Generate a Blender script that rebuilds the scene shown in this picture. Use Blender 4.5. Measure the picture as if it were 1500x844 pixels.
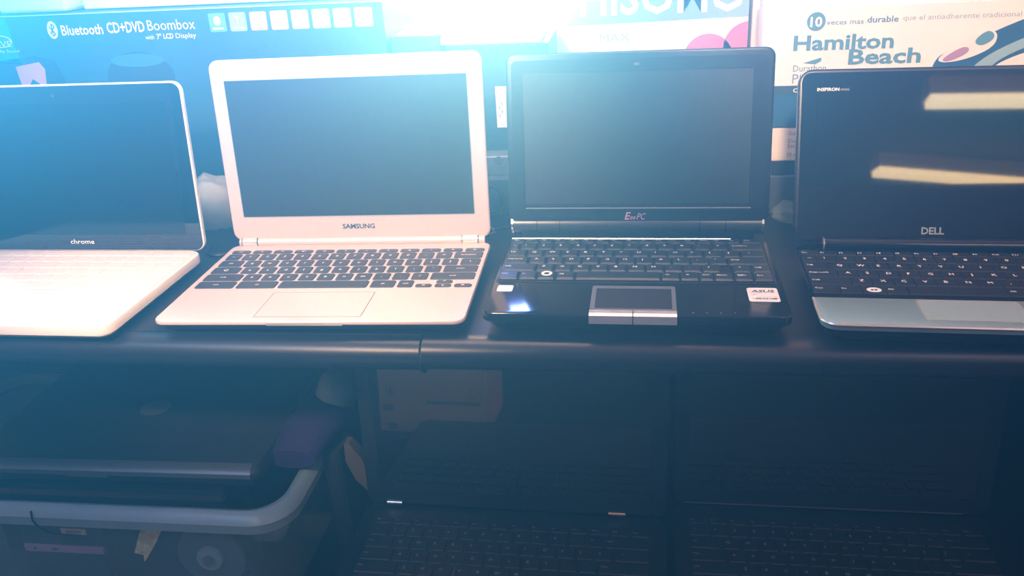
import bpy, math, random
from math import sin, cos, pi, radians as R
from mathutils import Matrix, Vector
random.seed(4)
for o in list(bpy.data.objects): bpy.data.objects.remove(o)
C = bpy.context.scene.collection
sc = bpy.context.scene

# ---------------------------------------------------------------- camera
cam_data = bpy.data.cameras.new('camera'); cam = bpy.data.objects.new('camera', cam_data); C.objects.link(cam)
cam_data.sensor_fit = 'HORIZONTAL'; cam_data.sensor_width = 36; cam_data.lens = 36 * 1276.0 / 1500
cam_data.clip_start = 0.01
rx = Vector((0.9906436, 0.12689975, -0.05021661)); up = Vector((-0.0044206, 0.39760041, 0.91754802)); fw = Vector((-0.13640276, 0.90874109, -0.39444128))
cam.matrix_world = Matrix(((rx.x, up.x, -fw.x, 0.11382), (rx.y, up.y, -fw.y, -0.854717), (rx.z, up.z, -fw.z, 0.341912), (0, 0, 0, 1)))
sc.camera = cam

# ---------------------------------------------------------------- world, haze, lights, exposure
world = bpy.data.worlds.new('world'); sc.world = world; world.use_nodes = True
wn = world.node_tree.nodes; wl = world.node_tree.links
wn['Background'].inputs[0].default_value = (0.02, 0.08, 0.25, 1); wn['Background'].inputs[1].default_value = 0.3
HAZE = 0.32                                     # added blue haze standing in for lens glare and colour cast
vs = wn.new('ShaderNodeVolumeScatter'); vs.inputs['Color'].default_value = (0.055, 0.43, 1.0, 1)
vs.inputs['Density'].default_value = HAZE; vs.inputs['Anisotropy'].default_value = 0.80
wl.new(vs.outputs[0], wn['World Output'].inputs['Volume'])
sc.view_settings.view_transform = 'Standard'; sc.view_settings.look = 'None'; sc.view_settings.gamma = 1
sc.view_settings.use_curve_mapping = False; sc.view_settings.exposure = 0.0

def area(name, loc, target, sx, sy, power, col):
    l = bpy.data.lights.new(name, 'AREA'); l.shape = 'RECTANGLE'; l.size = sx; l.size_y = sy; l.energy = power; l.color = col
    o = bpy.data.objects.new(name, l); C.objects.link(o); o.location = loc
    o.rotation_euler = (Vector(target) - Vector(loc)).to_track_quat('-Z', 'Y').to_euler(); return o
def bulb(name, loc, rad, power, col):
    l = bpy.data.lights.new(name, 'POINT'); l.shadow_soft_size = rad; l.energy = power; l.color = col
    o = bpy.data.objects.new(name, l); C.objects.link(o); o.location = loc; return o
# daylight from the bright back of the shop, then unseen added fills and spots
LIGHTS = [
 ('A', 'back_daylight', (-0.30, 1.5, 0.75), (0.0, -0.5, 0.3), 0.7, 0.5, (14, 28, 155)),
 ('A', 'back_window', (-0.19, 1.25, 0.43), (0.1, -0.8, 0.3), 0.35, 0.12, (170, 68, 14)),
 ('A', 'side_fill', (-1.5, 0.9, 0.8), (-0.3, -0.6, 0.2), 0.5, 0.5, (38, 98, 118)),  # unseen light added to lift the haze on the left
 ('A', 'counter_fill', (-0.02, -0.17, 0.47), (-0.02, -0.10, 0.0), 0.55, 0.04, (1.5, 1.2, 1.1)),  # unseen strip added for the trim highlight and upper lids
 ('A', 'left_fill', (-0.70, -0.85, 0.85), (-0.40, 0.0, 0.05), 0.6, 0.25, (1, 2.5, 7)),  # fill added from the left for the lids and decks
 ('A', 'front_fill', (0.2, -1.3, 1.35), (0.0, 0.1, 0.0), 1.0, 0.2, (0, 0, 0)),  # added front fill, switched off
 ('A', 'right_fill', (0.95, -1.25, 1.15), (0.45, 0.15, 0.15), 0.4, 0.3, (2, 2, 4)),  # fill added for the cartons at the right
 ('S', 'left_fill_spot', (-0.35, -1.0, 0.72), (-0.27, 0.02, 0.14), 38, 0.6, (78, 58, 44)),  # spot added to brighten the left lids, clear of the lower shelf
 ('S', 'right_fill_spot', (0.20, -1.0, 0.85), (0.42, 0.15, 0.20), 26, 0.6, (80, 66, 56)),  # spot added to brighten the iron carton front
 ('B', 'carton_fill', (-0.10, 0.12, 0.42), None, 0.03, 0, (2.0, 1.5, .9)),  # unseen warm light added over the cartons and lid tops
]
for kind, nm, loc, tgt, sx, sy, rgb in LIGHTS:
    e = max(rgb); 
    if e <= 0: continue
    col = [c / e for c in rgb]
    if kind == 'S':
        o = bulb(nm, loc, .06, e, col); o.data = bpy.data.lights.new(nm, 'SPOT'); o.data.energy = e; o.data.color = col; o.data.shadow_soft_size = .06
        o.data.spot_size = R(sx); o.data.spot_blend = sy; o.rotation_euler = (Vector(tgt) - Vector(loc)).to_track_quat('-Z', 'Y').to_euler()
    elif kind == 'A': area(nm, loc, tgt, sx, sy, e, col)
    else: bulb(nm, loc, sx, e, col)
TUBE = (10, 12.5, 14)

# ---------------------------------------------------------------- materials
def mat(name, col, rough=0.5, metal=0.0, spec=0.5, noise=0.0, nscale=60, bump=0.0, trans=0.0, alpha=1.0, emit=None, estr=0.0, coat=0.0, ior=1.5):
    m = bpy.data.materials.new(name); m.use_nodes = True; n = m.node_tree.nodes; l = m.node_tree.links; b = n['Principled BSDF']
    b.inputs['Base Color'].default_value = (*col, 1); b.inputs['Roughness'].default_value = rough; b.inputs['Metallic'].default_value = metal
    b.inputs['Specular IOR Level'].default_value = spec; b.inputs['IOR'].default_value = ior
    b.inputs['Transmission Weight'].default_value = trans; b.inputs['Alpha'].default_value = alpha; b.inputs['Coat Weight'].default_value = coat
    if emit: b.inputs['Emission Color'].default_value = (*emit, 1); b.inputs['Emission Strength'].default_value = estr
    if noise or bump:
        tc = n.new('ShaderNodeTexCoord'); t = n.new('ShaderNodeTexNoise'); t.inputs['Scale'].default_value = nscale; t.inputs['Detail'].default_value = 4
        l.new(tc.outputs['Object'], t.inputs['Vector'])
        if noise:
            r = n.new('ShaderNodeValToRGB'); r.color_ramp.elements[0].position = .3; r.color_ramp.elements[1].position = .7
            r.color_ramp.elements[0].color = (*[c * (1 - noise) for c in col], 1); r.color_ramp.elements[1].color = (*[min(1, c * (1 + noise)) for c in col], 1)
            l.new(t.outputs['Fac'], r.inputs['Fac']); l.new(r.outputs['Color'], b.inputs['Base Color'])
        if bump:
            bp = n.new('ShaderNodeBump'); bp.inputs['Strength'].default_value = bump; bp.inputs['Distance'].default_value = .001
            l.new(t.outputs['Fac'], bp.inputs['Height']); l.new(bp.outputs['Normal'], b.inputs['Normal'])
    return m
M = {}
def dm(k, *a, **kw): M[k] = mat(k, *a, **kw)
dm('shelf_black', (.008, .012, .022), .35, noise=.25, nscale=25)
dm('trim_black', (.012, .017, .03), .34, noise=.15, nscale=12)
dm('joint', (.003, .003, .004), .6)
dm('cabinet', (.012, .014, .02), .6, noise=.2, nscale=8)
dm('silver', (.66, .55, .52), .42, metal=.15, noise=.03, nscale=300)
dm('silver_edge', (.8, .75, .72), .25, metal=.6)
dm('grey_under', (.05, .055, .065), .6)
dm('key_grey', (.035, .04, .05), .45)
dm('legend', (.85, .85, .82), .5)
dm('legend_dim', (.30, .31, .33), .5)
dm('matte_screen', (.012, .015, .022), .42, spec=.6)
dm('glossy_screen', (.005, .006, .010), .03, ior=1.75)
dm('low_glass', (.004, .006, .012), .03, ior=2.1)
dm('glossy_black', (.005, .007, .013), .10, spec=.5)
dm('bezel_black', (.008, .011, .02), .3)
dm('white_plastic', (.88, .86, .80), .3)
dm('white_key', (.82, .80, .75), .4)
dm('key_black', (.02, .03, .042), .35)
dm('key_flat', (.012, .014, .02), .4)
dm('gun_metal', (.10, .11, .13), .3, metal=.7)
dm('chrome', (.8, .8, .8), .15, metal=1)
dm('dell_silver', (.23, .34, .35), .4, metal=.3, noise=.03, nscale=300)
dm('dell_pad', (.32, .43, .42), .45, metal=.2)
dm('pad_dark', (.015, .018, .025), .5)
dm('pad_frame', (.22, .25, .28), .35, metal=.5)
dm('sticker', (.85, .80, .76), .5)
dm('ink', (.04, .09, .14), .6)
dm('ink_grey', (.35, .42, .45), .6)
dm('pink_logo', (.55, .30, .42), .4)
dm('card_navy', (.02, .07, .13), .45, noise=.2, nscale=12)
dm('card_teal', (.01, .32, .40), .45)
dm('card_dark', (.012, .018, .03), .55, noise=.2, nscale=20)
dm('card_white', (.90, .84, .82), .6, noise=.04, nscale=20)
dm('card_cream', (.85, .80, .68), .7)
dm('card_pale_blue', (.35, .45, .52), .6)
dm('print_white', (.85, .82, .80), .6)
dm('print_blue', (.03, .12, .26), .5)
dm('print_mid', (.12, .30, .42), .5)
dm('print_pale', (.30, .48, .55), .5)
dm('print_pink', (.75, .18, .38), .6)
dm('print_lilac', (.42, .25, .42), .6)
dm('print_flesh', (.75, .30, .38), .6)
dm('riser', (.06, .08, .10), .6, noise=.15, nscale=15)
dm('metal_grey', (.30, .34, .38), .35, metal=.6)
dm('cable', (.012, .014, .02), .45)
dm('bag', (.75, .78, .78), .35, alpha=.45, bump=.5, nscale=60)
dm('cotton', (.95, .90, .86), .7, bump=.4, nscale=40)
dm('tub', (.45, .62, .70), .22, alpha=.13, noise=.1, nscale=10)
dm('tub_rim', (.30, .46, .54), .3, alpha=.66, noise=.06, nscale=14)
dm('lid_grey', (.022, .026, .034), .4, noise=.1, nscale=8)
dm('lid_edge', (.10, .12, .14), .35, metal=.4)
dm('badge', (.10, .12, .14), .4)
dm('purple', (.014, .005, .085), .7, noise=.3, nscale=25)
dm('tan', (.07, .06, .035), .7, noise=.2, nscale=30)
dm('yellow_paper', (.75, .78, .42), .7, noise=.3, nscale=160)
dm('spool', (.10, .16, .20), .4)
dm('wall', (.75, .70, .58), .9, noise=.03, nscale=3)
dm('ceiling', (.5, .5, .5), .9)
dm('floor', (.10, .10, .11), .6, noise=.15, nscale=5)
dm('tube_glow', (1, 1, 1), .5, emit=TUBE, estr=1)
dm('fixture', (.7, .7, .7), .5)
dm('key_dark', (.006, .008, .014), .55)
dm('scrap', (.3, .4, .45), .35, alpha=.22)
dm('rubber', (.01, .01, .01), .8)

# ---------------------------------------------------------------- mesh helpers
class MB:
    def __init__(s): s.v = []; s.f = []
    def add(s, vs, fs, Mx=None):
        k = len(s.v)
        s.v += [tuple(Mx @ Vector(p)) if Mx is not None else tuple(p) for p in vs]
        s.f += [tuple(i + k for i in f) for f in fs]; return s
    def box(s, x0, x1, y0, y1, z0, z1, Mx=None):
        return s.add([(x0, y0, z0), (x1, y0, z0), (x1, y1, z0), (x0, y1, z0), (x0, y0, z1), (x1, y0, z1), (x1, y1, z1), (x0, y1, z1)],
              [(3, 2, 1, 0), (4, 5, 6, 7), (0, 1, 5, 4), (1, 2, 6, 5), (2, 3, 7, 6), (3, 0, 4, 7)], Mx)
    def loft(s, rings, Mx=None, caps=True, closed=True):
        n = len(rings[0]); vs = [p for r in rings for p in r]; fs = []
        for a in range(len(rings) - 1):
            for i in range(n if closed else n - 1):
                j = (i + 1) % n; fs.append((a * n + i, a * n + j, (a + 1) * n + j, (a + 1) * n + i))
        if caps: fs.append(tuple(range(n))[::-1]); fs.append(tuple((len(rings) - 1) * n + i for i in range(n)))
        return s.add(vs, fs, Mx)
    def tube(s, pts, r, n=8, Mx=None):
        pts = [Vector(p) for p in pts]; rings = []
        for i, p in enumerate(pts):
            t = (pts[min(i + 1, len(pts) - 1)] - pts[max(i - 1, 0)]).normalized()
            a = t.cross(Vector((0, 0, 1)) if abs(t.z) < .9 else Vector((1, 0, 0))).normalized(); b = t.cross(a)
            rr = r[i] if isinstance(r, (list, tuple)) else r
            rings.append([p + a * rr * cos(2 * pi * k / n) + b * rr * sin(2 * pi * k / n) for k in range(n)])
        return s.loft(rings, Mx)
    def mesh(s, name, origin=(0, 0, 0)):
        me = bpy.data.meshes.new(name); o = Vector(origin)
        me.from_pydata([tuple(Vector(p) - o) for p in s.v], [], s.f); me.update(); return me

def obj(name, me, m=None, parent=None, origin=(0, 0, 0), bevel=0, smooth=False, loc=None):
    if isinstance(me, MB): me = me.mesh(name, origin)
    o = bpy.data.objects.new(name, me); C.objects.link(o)
    if m and not me.materials: me.materials.append(M[m])
    if parent is not None: o.parent = parent
    else: o.location = origin
    if loc is not None: o.location = loc
    if bevel:
        b = o.modifiers.new('bevel', 'BEVEL'); b.width = bevel; b.segments = 2; b.limit_method = 'ANGLE'; b.angle_limit = R(40)
    if smooth:
        for p in me.polygons: p.use_smooth = True
        try:
            me.set_sharp_from_angle(angle=R(40))
        except Exception: pass
    return o
def tag(o, label=None, cat=None, group=None, kind=None):
    if label: o['label'] = label
    if cat: o['category'] = cat
    if group: o['group'] = group
    if kind: o['kind'] = kind
    return o
def empty(name, loc, label, cat, rz=0, group=None):
    o = bpy.data.objects.new(name, None); C.objects.link(o); o.location = loc; o.rotation_euler = (0, 0, rz); o.empty_display_size = .02
    return tag(o, label, cat, group)
def rrect(x0, x1, y0, y1, r, z=0, n=4):
    out = []
    r = max(r, 1e-4)
    for cx, cy, a0 in ((x1 - r, y1 - r, 0), (x0 + r, y1 - r, pi / 2), (x0 + r, y0 + r, pi), (x1 - r, y0 + r, 1.5 * pi)):
        for k in range(n + 1):
            a = a0 + pi / 2 * k / n; out.append((cx + r * cos(a), cy + r * sin(a), z))
    return out
def plate(x0, x1, y0, y1, z0, z1, r=.001, ch=.0004, n=4):
    ch = min(ch, (z1 - z0) * .45)
    return MB().loft([rrect(x0, x1, y0, y1, r, z0, n), rrect(x0, x1, y0, y1, r, z1 - ch, n), rrect(x0 + ch, x1 - ch, y0 + ch, y1 - ch, max(r - ch, 2e-4), z1, n)])
def frame(x0, x1, y0, y1, r, ix0, ix1, iy0, iy1, ir, z0, z1, n=4):
    mb = MB(); o0 = rrect(x0, x1, y0, y1, r, z0, n); o1 = rrect(x0, x1, y0, y1, r, z1, n); i1 = rrect(ix0, ix1, iy0, iy1, ir, z1, n); i0 = rrect(ix0, ix1, iy0, iy1, ir, z0, n)
    mb.loft([o0, o1, i1, i0, o0], caps=False); return mb
FACE = lambda y: Matrix(((1, 0, 0, 0), (0, 0, -1, y), (0, 1, 0, 0), (0, 0, 0, 1)))     # (u,v,w) -> front face of a carton at depth y
_g = {}
def glyph(s, off=0.0):
    k = (s, off)
    if k in _g: return _g[k]
    cu = bpy.data.curves.new('t', 'FONT'); cu.body = s; cu.size = 1; cu.resolution_u = 2; cu.offset = off
    o = bpy.data.objects.new('t', cu); C.objects.link(o)
    dg = bpy.context.evaluated_depsgraph_get(); me = bpy.data.meshes.new_from_object(o.evaluated_get(dg))
    v = [tuple(p.co) for p in me.vertices]; f = [tuple(p.vertices) for p in me.polygons]
    bpy.data.objects.remove(o); bpy.data.curves.remove(cu); bpy.data.meshes.remove(me)
    xs = [p[0] for p in v] or [0, 1]
    _g[k] = (v, f, min(xs), max(xs)); return _g[k]
CAP = 0.70
def text(mb, s, x, y, cap, width=None, slant=0, off=0.0, align='l', z=0.0, Mx=None):
    v, f, a, b = glyph(s, off); sy = cap / CAP; sx = sy if width is None else width / max(b - a, 1e-6)
    w = (b - a) * sx; x0 = x - (0 if align == 'l' else w / 2 if align == 'c' else w)
    mb.add([(x0 + (p[0] - a) * sx + slant * p[1] * sy, y + p[1] * sy, z) for p in v], f, Mx)
    return mb
def disc(mb, cx, cy, rx_, ry_, z=0, n=24, Mx=None, rin=0):
    if rin:
        o = [(cx + rx_ * cos(2 * pi * k / n), cy + ry_ * sin(2 * pi * k / n), z) for k in range(n)]
        i = [(cx + rx_ * rin * cos(2 * pi * k / n), cy + ry_ * rin * sin(2 * pi * k / n), z) for k in range(n)]
        mb.loft([o, i], Mx, caps=False)
    else: mb.add([(cx + rx_ * cos(2 * pi * k / n), cy + ry_ * sin(2 * pi * k / n), z) for k in range(n)], [tuple(range(n))], Mx)
    return mb
def poly(mb, pts, z=0, Mx=None): return mb.add([(a, b, z) for a, b in pts], [tuple(range(len(pts)))], Mx)

# ---------------------------------------------------------------- room shell
def struct(name, mb, m): return tag(obj(name, mb, m), kind='structure')
struct('floor', MB().box(-3.2, 3.2, -5.2, 2.6, -1.02, -1.0), 'floor')
struct('ceiling', MB().box(-3.2, 3.2, -5.2, 2.6, 1.62, 1.66), 'ceiling')
struct('wall_left', MB().box(-3.25, -3.2, -5.2, 2.6, -1.0, 1.62), 'wall')
struct('wall_right', MB().box(3.2, 3.25, -5.2, 2.6, -1.0, 1.62), 'wall')
struct('wall_back', MB().box(-3.2, 3.2, 1.7, 1.75, -1.0, 1.62), 'wall')
struct('wall_front', MB().box(-3.2, 3.2, -5.2, -5.15, -1.0, 1.62), 'cabinet')

# ---------------------------------------------------------------- counter
ctr = empty('display_counter', (0, .1, -1.0), 'black display counter with rounded front edge under the row of open laptops', 'counter')
co = (0, .1, -1.0)
obj('top_board', MB().box(-1.15, 1.15, -.172, .56, -.033, 0), 'shelf_black', ctr, co)
def trim(x0, x1, dz):
    prof = [(-.172, 0)]
    for k in range(1, 13):
        a = pi / 2 - (pi * .93) * k / 12; prof.append((-.172 - .0185 * cos(a), -.0165 + .0165 * sin(a)))
    prof += [(-.168, -.033)]
    return MB().loft([[(x0, y, z + dz) for y, z in prof], [(x1, y, z + dz) for y, z in prof]])
obj('edge_trim', trim(-1.15, -.0727, -.0006), 'trim_black', ctr, co, smooth=True)
obj('edge_trim', trim(-.0705, 1.15, .0004), 'trim_black', ctr, co, smooth=True)
obj('trim_joint', trim(-.0728, -.0704, -.004), 'joint', ctr, co)
obj('lower_board', MB().box(-.185, 1.15, -.36, .42, -.30, -.28), 'shelf_black', ctr, co)
obj('divider_panel', MB().box(-.203, -.187, .10, .42, -.40, -.034), 'cabinet', ctr, co)
obj('bottom_board', MB().box(-1.15, 1.15, -.36, .42, -.42, -.40), 'cabinet', ctr, co)
obj('back_panel', MB().box(-1.15, 1.15, .42, .44, -.42, -.034), 'cabinet', ctr, co)
obj('side_panel', MB().box(.56, .58, -.15, .42, -.28, -.034), 'cabinet', ctr, co)
for x in (-1.13, 1.11): obj('leg_panel', MB().box(x, x + .02, -.15, .42, -1.0, -.42), 'cabinet', ctr, co)

# ---------------------------------------------------------------- laptops
def key_mesh(w, h, t, inset, r):
    k = ('key', round(w, 4), round(h, 4), t)
    if k not in _g:
        _g[k] = MB().loft([rrect(-w / 2, w / 2, -h / 2, h / 2, r, 0, 1), rrect(-w / 2, w / 2, -h / 2, h / 2, r, t * .45, 1),
                           rrect(-w / 2 + inset, w / 2 - inset, -h / 2 + inset * 1.3, h / 2 - inset * .6, r, t, 1)]).mesh('key')
    return _g[k]
def keyboard(deck, rows, z, gap, t, inset, r, m, lm, cap, center=False, legend_off=.004, pos=(.22, .25)):
    leg = MB()
    for yc, hh, keys in rows:
        for e in keys:
            x0, x1, s = e[:3]; yy = yc; h2 = hh
            if len(e) > 3: yy, h2 = e[3], e[4]
            obj('key', key_mesh(x1 - x0 - gap, h2 - gap, t, inset, r), m, deck, loc=((x0 + x1) / 2, yy, z))
            if s:
                c = cap * (.62 if len(s) > 1 else 1)
                if center: text(leg, s, (x0 + x1) / 2, yy - c / 2, c, None, 0, legend_off, 'c')
                else: text(leg, s, x0 + (x1 - x0) * pos[0] if len(s) == 1 else x0 + gap / 2 + inset + .001, yy + h2 * pos[1] - c / 2, c, None, 0, legend_off)
    tag(obj('key_legends', MB().add([(p[0], p[1], z + t + .00012) for p in leg.v], leg.f), lm, deck), kind='stuff')
def cells(x, widths, legs): 
    out = []
    for w, s in zip(widths, legs): out.append((x, x + w, s)); x += w
    return out
def laptop(label, x, y, z, yaw, w, d, h, la, lh, lo, lw, deck_m, body_m, lid_m, shell=.005, rf=.012, rb=.006, lid_r=.010, lid_t=.007, under=.010, rl=None, group=None):
    t = empty('laptop', (x, y, z), label, 'laptop', yaw, group)
    # lower body, tucked in under the deck
    mb = MB().loft([rrect(-w / 2 + under + .004, w / 2 - under - .004, -d + under + .008, -.006, .01, .002), rrect(-w / 2 + under * .55, w / 2 - under * .55, -d + under * .6, -.003, .011, (h - shell) * .5),
                    rrect(-w / 2 + .0012, w / 2 - .0012, -d + .0012, -.001, .012, h - shell + .0002)])
    base = obj('base', mb, body_m, t, smooth=True)
    for fx in (-1, 1):
        for fy in (-d + .032, -.02):
            obj('foot', plate(fx * (w / 2 - .035) - .008, fx * (w / 2 - .035) + .008, fy - .004, fy + .004, 0, .0028, .003), 'rubber', base)
    e = .0012
    mb = MB().loft([rrect(-w / 2 + e, w / 2 - e, -d + e, -e, rf - .001, h - shell, 6), rrect(-w / 2, w / 2, -d, 0, rf, h - shell + e, 6), rrect(-w / 2, w / 2, -d, 0, rf, h - e, 6), rrect(-w / 2 + e * .6, w / 2 - e * .6, -d + e * .6, -e * .6, rf - .0006, h - .0002, 6), rrect(-w / 2 + e * 1.5, w / 2 - e * 1.5, -d + e * 1.5, -e * 1.5, rf - .0015, h, 6)])
    deck = obj('deck', mb, deck_m, t, smooth=True)
    lid = obj('lid', MB().loft([rrect(-lw / 2 + .002, lw / 2 - .002, .0015, lh - .002, lid_r, -lid_t, 6), rrect(-lw / 2, lw / 2, 0, lh, lid_r, -lid_t + .002, 6), rrect(-lw / 2, lw / 2, 0, lh, lid_r, -.001, 6), rrect(-lw / 2 + .0007, lw / 2 - .0007, .0007, lh - .0007, lid_r, -.0002, 6), rrect(-lw / 2 + .002, lw / 2 - .002, .002, lh - .002, lid_r - .001, 0, 6)]), lid_m, t, smooth=True)
    lid.location = (0, 0, h + lo); lid.rotation_euler = (la, 0, 0)
    return t, base, deck, lid
mm = .001
def yrow(A, pitch, left, right, off, first, legs, last):
    """cells of one letter row: first key from the left edge, letters on the pitch, then the last keys"""
    x = A + off * pitch - pitch / 2; out = [(left, x, first)]
    for s in legs: out.append((x, x + pitch, s)); x += pitch
    n = len(last)
    if n:
        wl_ = (right - x) / n
        for s in last: out.append((x, x + wl_, s)); x += wl_
    return out

# --- silver laptop (second from the left)
t, base, deck, lid = laptop('silver open laptop with dark square keys and pale bezel, right of the white laptop', -.182, .016, 0, .0267, .2896, .1982, .0166, 1.5056, .1952, .0054, .2886, 'silver', 'grey_under', 'silver', shell=.0045, rf=.011)
P = 19.2
def mmrow(l): return [(a * mm, b * mm, *r) if len(r) < 2 else (a * mm, b * mm, r[0], r[1] * mm, r[2] * mm) for a, b, *r in l]
A, Lf, Rt = -97, -139, 142
fw_ = (Rt - Lf) / 12
rows = [(-24.5 * mm, 11 * mm, mmrow([(Lf + fw_ * i, Lf + fw_ * (i + 1), s) for i, s in enumerate(['esc', '<', '>', 'C', '[]', 'II', '-', '+', 'x', '-', '+', 'o'])])),
        (-39.5 * mm, 19 * mm, mmrow(yrow(A, P, Lf, Rt, -.75, '~', list('1234567890-='), ['backspace']))),
        (-58.5 * mm, 19 * mm, mmrow(yrow(A, P, Lf, Rt, -.25, 'tab', list('qwertyuiop[]'), ['\\']))),
        (-77.5 * mm, 19 * mm, mmrow(yrow(A, P, Lf, Rt, 0, 'Q', list("asdfghjkl;'"), ['enter']))),
        (-96.5 * mm, 19 * mm, mmrow(yrow(A, P, Lf, Rt, .5, 'shift', list('zxcvbnm,./'), ['shift']))),
        (-115.5 * mm, 19 * mm, mmrow([(-139, -96.5, 'ctrl'), (-96.5, -53.5, 'alt'), (-53.5, 39, ''), (39, 66, 'alt'), (66, 84, 'ctrl'), (84, 103, '<', -120, 10), (103, 122, '^', -110.5, 9.5), (103, 122, 'v', -120, 10), (122, 142, '>', -120, 10)]))]
keyboard(deck, rows, .0166, .003, .0011, .0005, .0016, 'key_grey', 'legend', .0044, center=True, legend_off=.012)
obj('touchpad', frame(-.0512, .0495, -.189, -.1335, .001, -.0506, .0489, -.1884, -.1341, .001, .01655, .01672, 2), 'gun_metal', deck)
tag(obj('touchpad_surface', plate(-.0506, .0489, -.1884, -.1341, .0166, .01675, .001), 'silver', deck), 'smooth silver touchpad surface')
obj('front_lip', MB().box(-.0355, .0348, -.1988, -.1962, .0125, .0152), 'silver_edge', deck)
obj('screen', plate(-.1292, .1282, .0268, .1740, -.0002, .0003, .0008), 'matte_screen', lid)
obj('screen_surround', frame(-.1300, .1290, .0260, .1748, .001, -.1292, .1282, .0268, .1740, .001, 0, .0006, 2), 'ink_grey', lid)
obj('webcam', plate(-.0026, .0022, .1800, .1845, 0, .0006, .0006), 'ink_grey', lid)
obj('lettering', text(MB(), 'SAMSUNG', -.0186, .0122, .0052, .0362, 0, .03, z=.0003), 'ink', lid)
obj('hinge_bar', MB().tube([(-.138, .0015, .0195), (.138, .0015, .0195)], .0048, 16), 'silver', t, smooth=True)
for x in (-.126, .122):
    obj('hinge', MB().tube([(x - .0085, .0013, .0196), (x + .0085, .0013, .0196)], .0053, 16), 'silver_edge', t, smooth=True)
    obj('hinge_seam', MB().tube([(x - .0092, .0013, .0196), (x - .0083, .0013, .0196)], .0055, 16).tube([(x + .0083, .0013, .0196), (x + .0092, .0013, .0196)], .0055, 16), 'ink', t)

# --- white laptop (leftmost)
t, base, deck, lid = laptop('white open laptop with white keys and glossy black screen, at the left end', -.5044, -.0036, 0, -.0094, .2969, .1942, .0168, 1.4833, .1836, -.0003, .301, 'white_plastic', 'white_plastic', 'white_plastic', shell=.0105, rf=.016, lid_r=.011, under=.008)
A, Lf, Rt = -98, -144, 141
fw_ = (Rt - Lf) / 13
rows = [(-13.5 * mm, 12 * mm, mmrow([(Lf + fw_ * i, Lf + fw_ * (i + 1), '') for i in range(13)])),
        (-28 * mm, 17.5 * mm, mmrow(yrow(A, P, Lf, Rt, -.75, '~', list('1234567890-='), ['backspace']))),
        (-45.5 * mm, 17.5 * mm, mmrow(yrow(A, P, Lf, Rt, -.25, 'tab', list('qwertyuiop[]'), ['\\']))),
        (-63 * mm, 17.5 * mm, mmrow(yrow(A, P, Lf, Rt, 0, '', list("asdfghjkl;'"), ['enter']))),
        (-80.5 * mm, 17.5 * mm, mmrow(yrow(A, P, Lf, Rt, .5, 'shift', list('zxcvbnm,./'), ['shift']))),
        (-99 * mm, 19 * mm, mmrow([(-144, -115, 'ctrl'), (-115, -84, 'alt'), (-84, 28, ''), (28, 56, 'alt'), (56, 84, 'ctrl'), (84, 103, '', -104, 9.5), (103, 122, '', -94.5, 9.5), (103, 122, '', -104, 9.5), (122, 141, '', -104, 9.5)]))]
keyboard(deck, rows, .0166, .0016, .0010, .0004, .0014, 'white_key', 'card_white', .003, center=True)
obj('keyboard_outline', frame(-.1465, .1435, -.112, -.0055, .006, -.1460, .1430, -.1115, -.006, .006, .0167, .01695, 4), 'ink_grey', deck)
obj('touchpad', frame(-.048, .052, -.186, -.123, .003, -.0477, .0517, -.1857, -.1233, .003, .0167, .0169, 2), 'card_white', deck)
obj('bezel', plate(-.1488, .1488, .0012, .1822, -.0002, .0009, .0095, n=6), 'glossy_screen', lid)
tag(obj('screen', plate(-.130, .1315, .0185, .1635, .0007, .0010, .0006), 'glossy_black', lid), 'dark glossy screen behind one sheet of glass')
obj('webcam', disc(MB(), .004, .1722, .0022, .0022, .0012, 16), 'gun_metal', lid)
obj('lettering', text(MB(), 'chrome', -.0096, .0082, .0052, .029, 0, .008, z=.0012), 'legend', lid)
for x in (-.08, .08): obj('hinge', MB().tube([(x - .02, .001, .0120), (x + .02, .001, .0120)], .0035, 12), 'white_plastic', t, smooth=True)

# --- glossy black netbook (third)
t, base, deck, lid = laptop('glossy black open netbook with thick hinge barrel, silver framed touchpad and white stickers', .1178, .003, 0, -.0153, .2625, .1847, .0251, 1.3941, .1708, .0189, .2641, 'glossy_black', 'glossy_black', 'bezel_black', shell=.009, rf=.010, lid_r=.009, lid_t=.009, under=.012)
A, P2, Lf, Rt = -95, 17.4, -128, 125.5
fx = [Lf, -113.5] + [-113.5 + i * 14.55 for i in range(1, 17)]
fx[-1] = Rt
frow = [(a, b, s) for a, b, s in zip(fx[:-1], fx[1:], ['Esc', 'F1', 'F2', 'F3', 'F4', 'F5', 'F6', 'F7', 'F8', 'F9', 'F10', 'F11', 'F12', 'Pause', 'Prt', 'Ins', 'Del'])]
rows = [(-12 * mm, 12.5 * mm, mmrow(frow)),
        (-27.5 * mm, 19 * mm, mmrow(yrow(A, P2, Lf, Rt, -.78, '~', list('1234567890-='), ['Backspace']))),
        (-46.5 * mm, 19 * mm, mmrow(yrow(A, P2, Lf, Rt, -.25, 'Tab', list('QWERTYUIOP[]'), ['\\']))),
        (-65.5 * mm, 19 * mm, mmrow(yrow(A, P2, Lf, Rt, 0, 'Caps Lock', list("ASDFGHJKL;'"), ['Enter']))),
        (-84.5 * mm, 19 * mm, mmrow(yrow(A, P2, Lf, 86, .55, 'Shift', list('ZXCVBNM,./'), []) + [(90.3, 107.5, '^'), (107.5, Rt, 'Shift')])),
        (-103.5 * mm, 19 * mm, mmrow([(Lf, -108.5, 'Ctrl'), (-108.5, -91, 'Fn'), (-91, -73.5, ''), (-73.5, -55, 'Alt'), (-55, 24.5, ''), (24.5, 42, 'Alt'), (42, 59, '='), (59, 72, 'Ctrl'), (72, 90.3, 'Home'), (90.3, 107.5, 'PgDn'), (107.5, Rt, 'End')]))]
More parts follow.
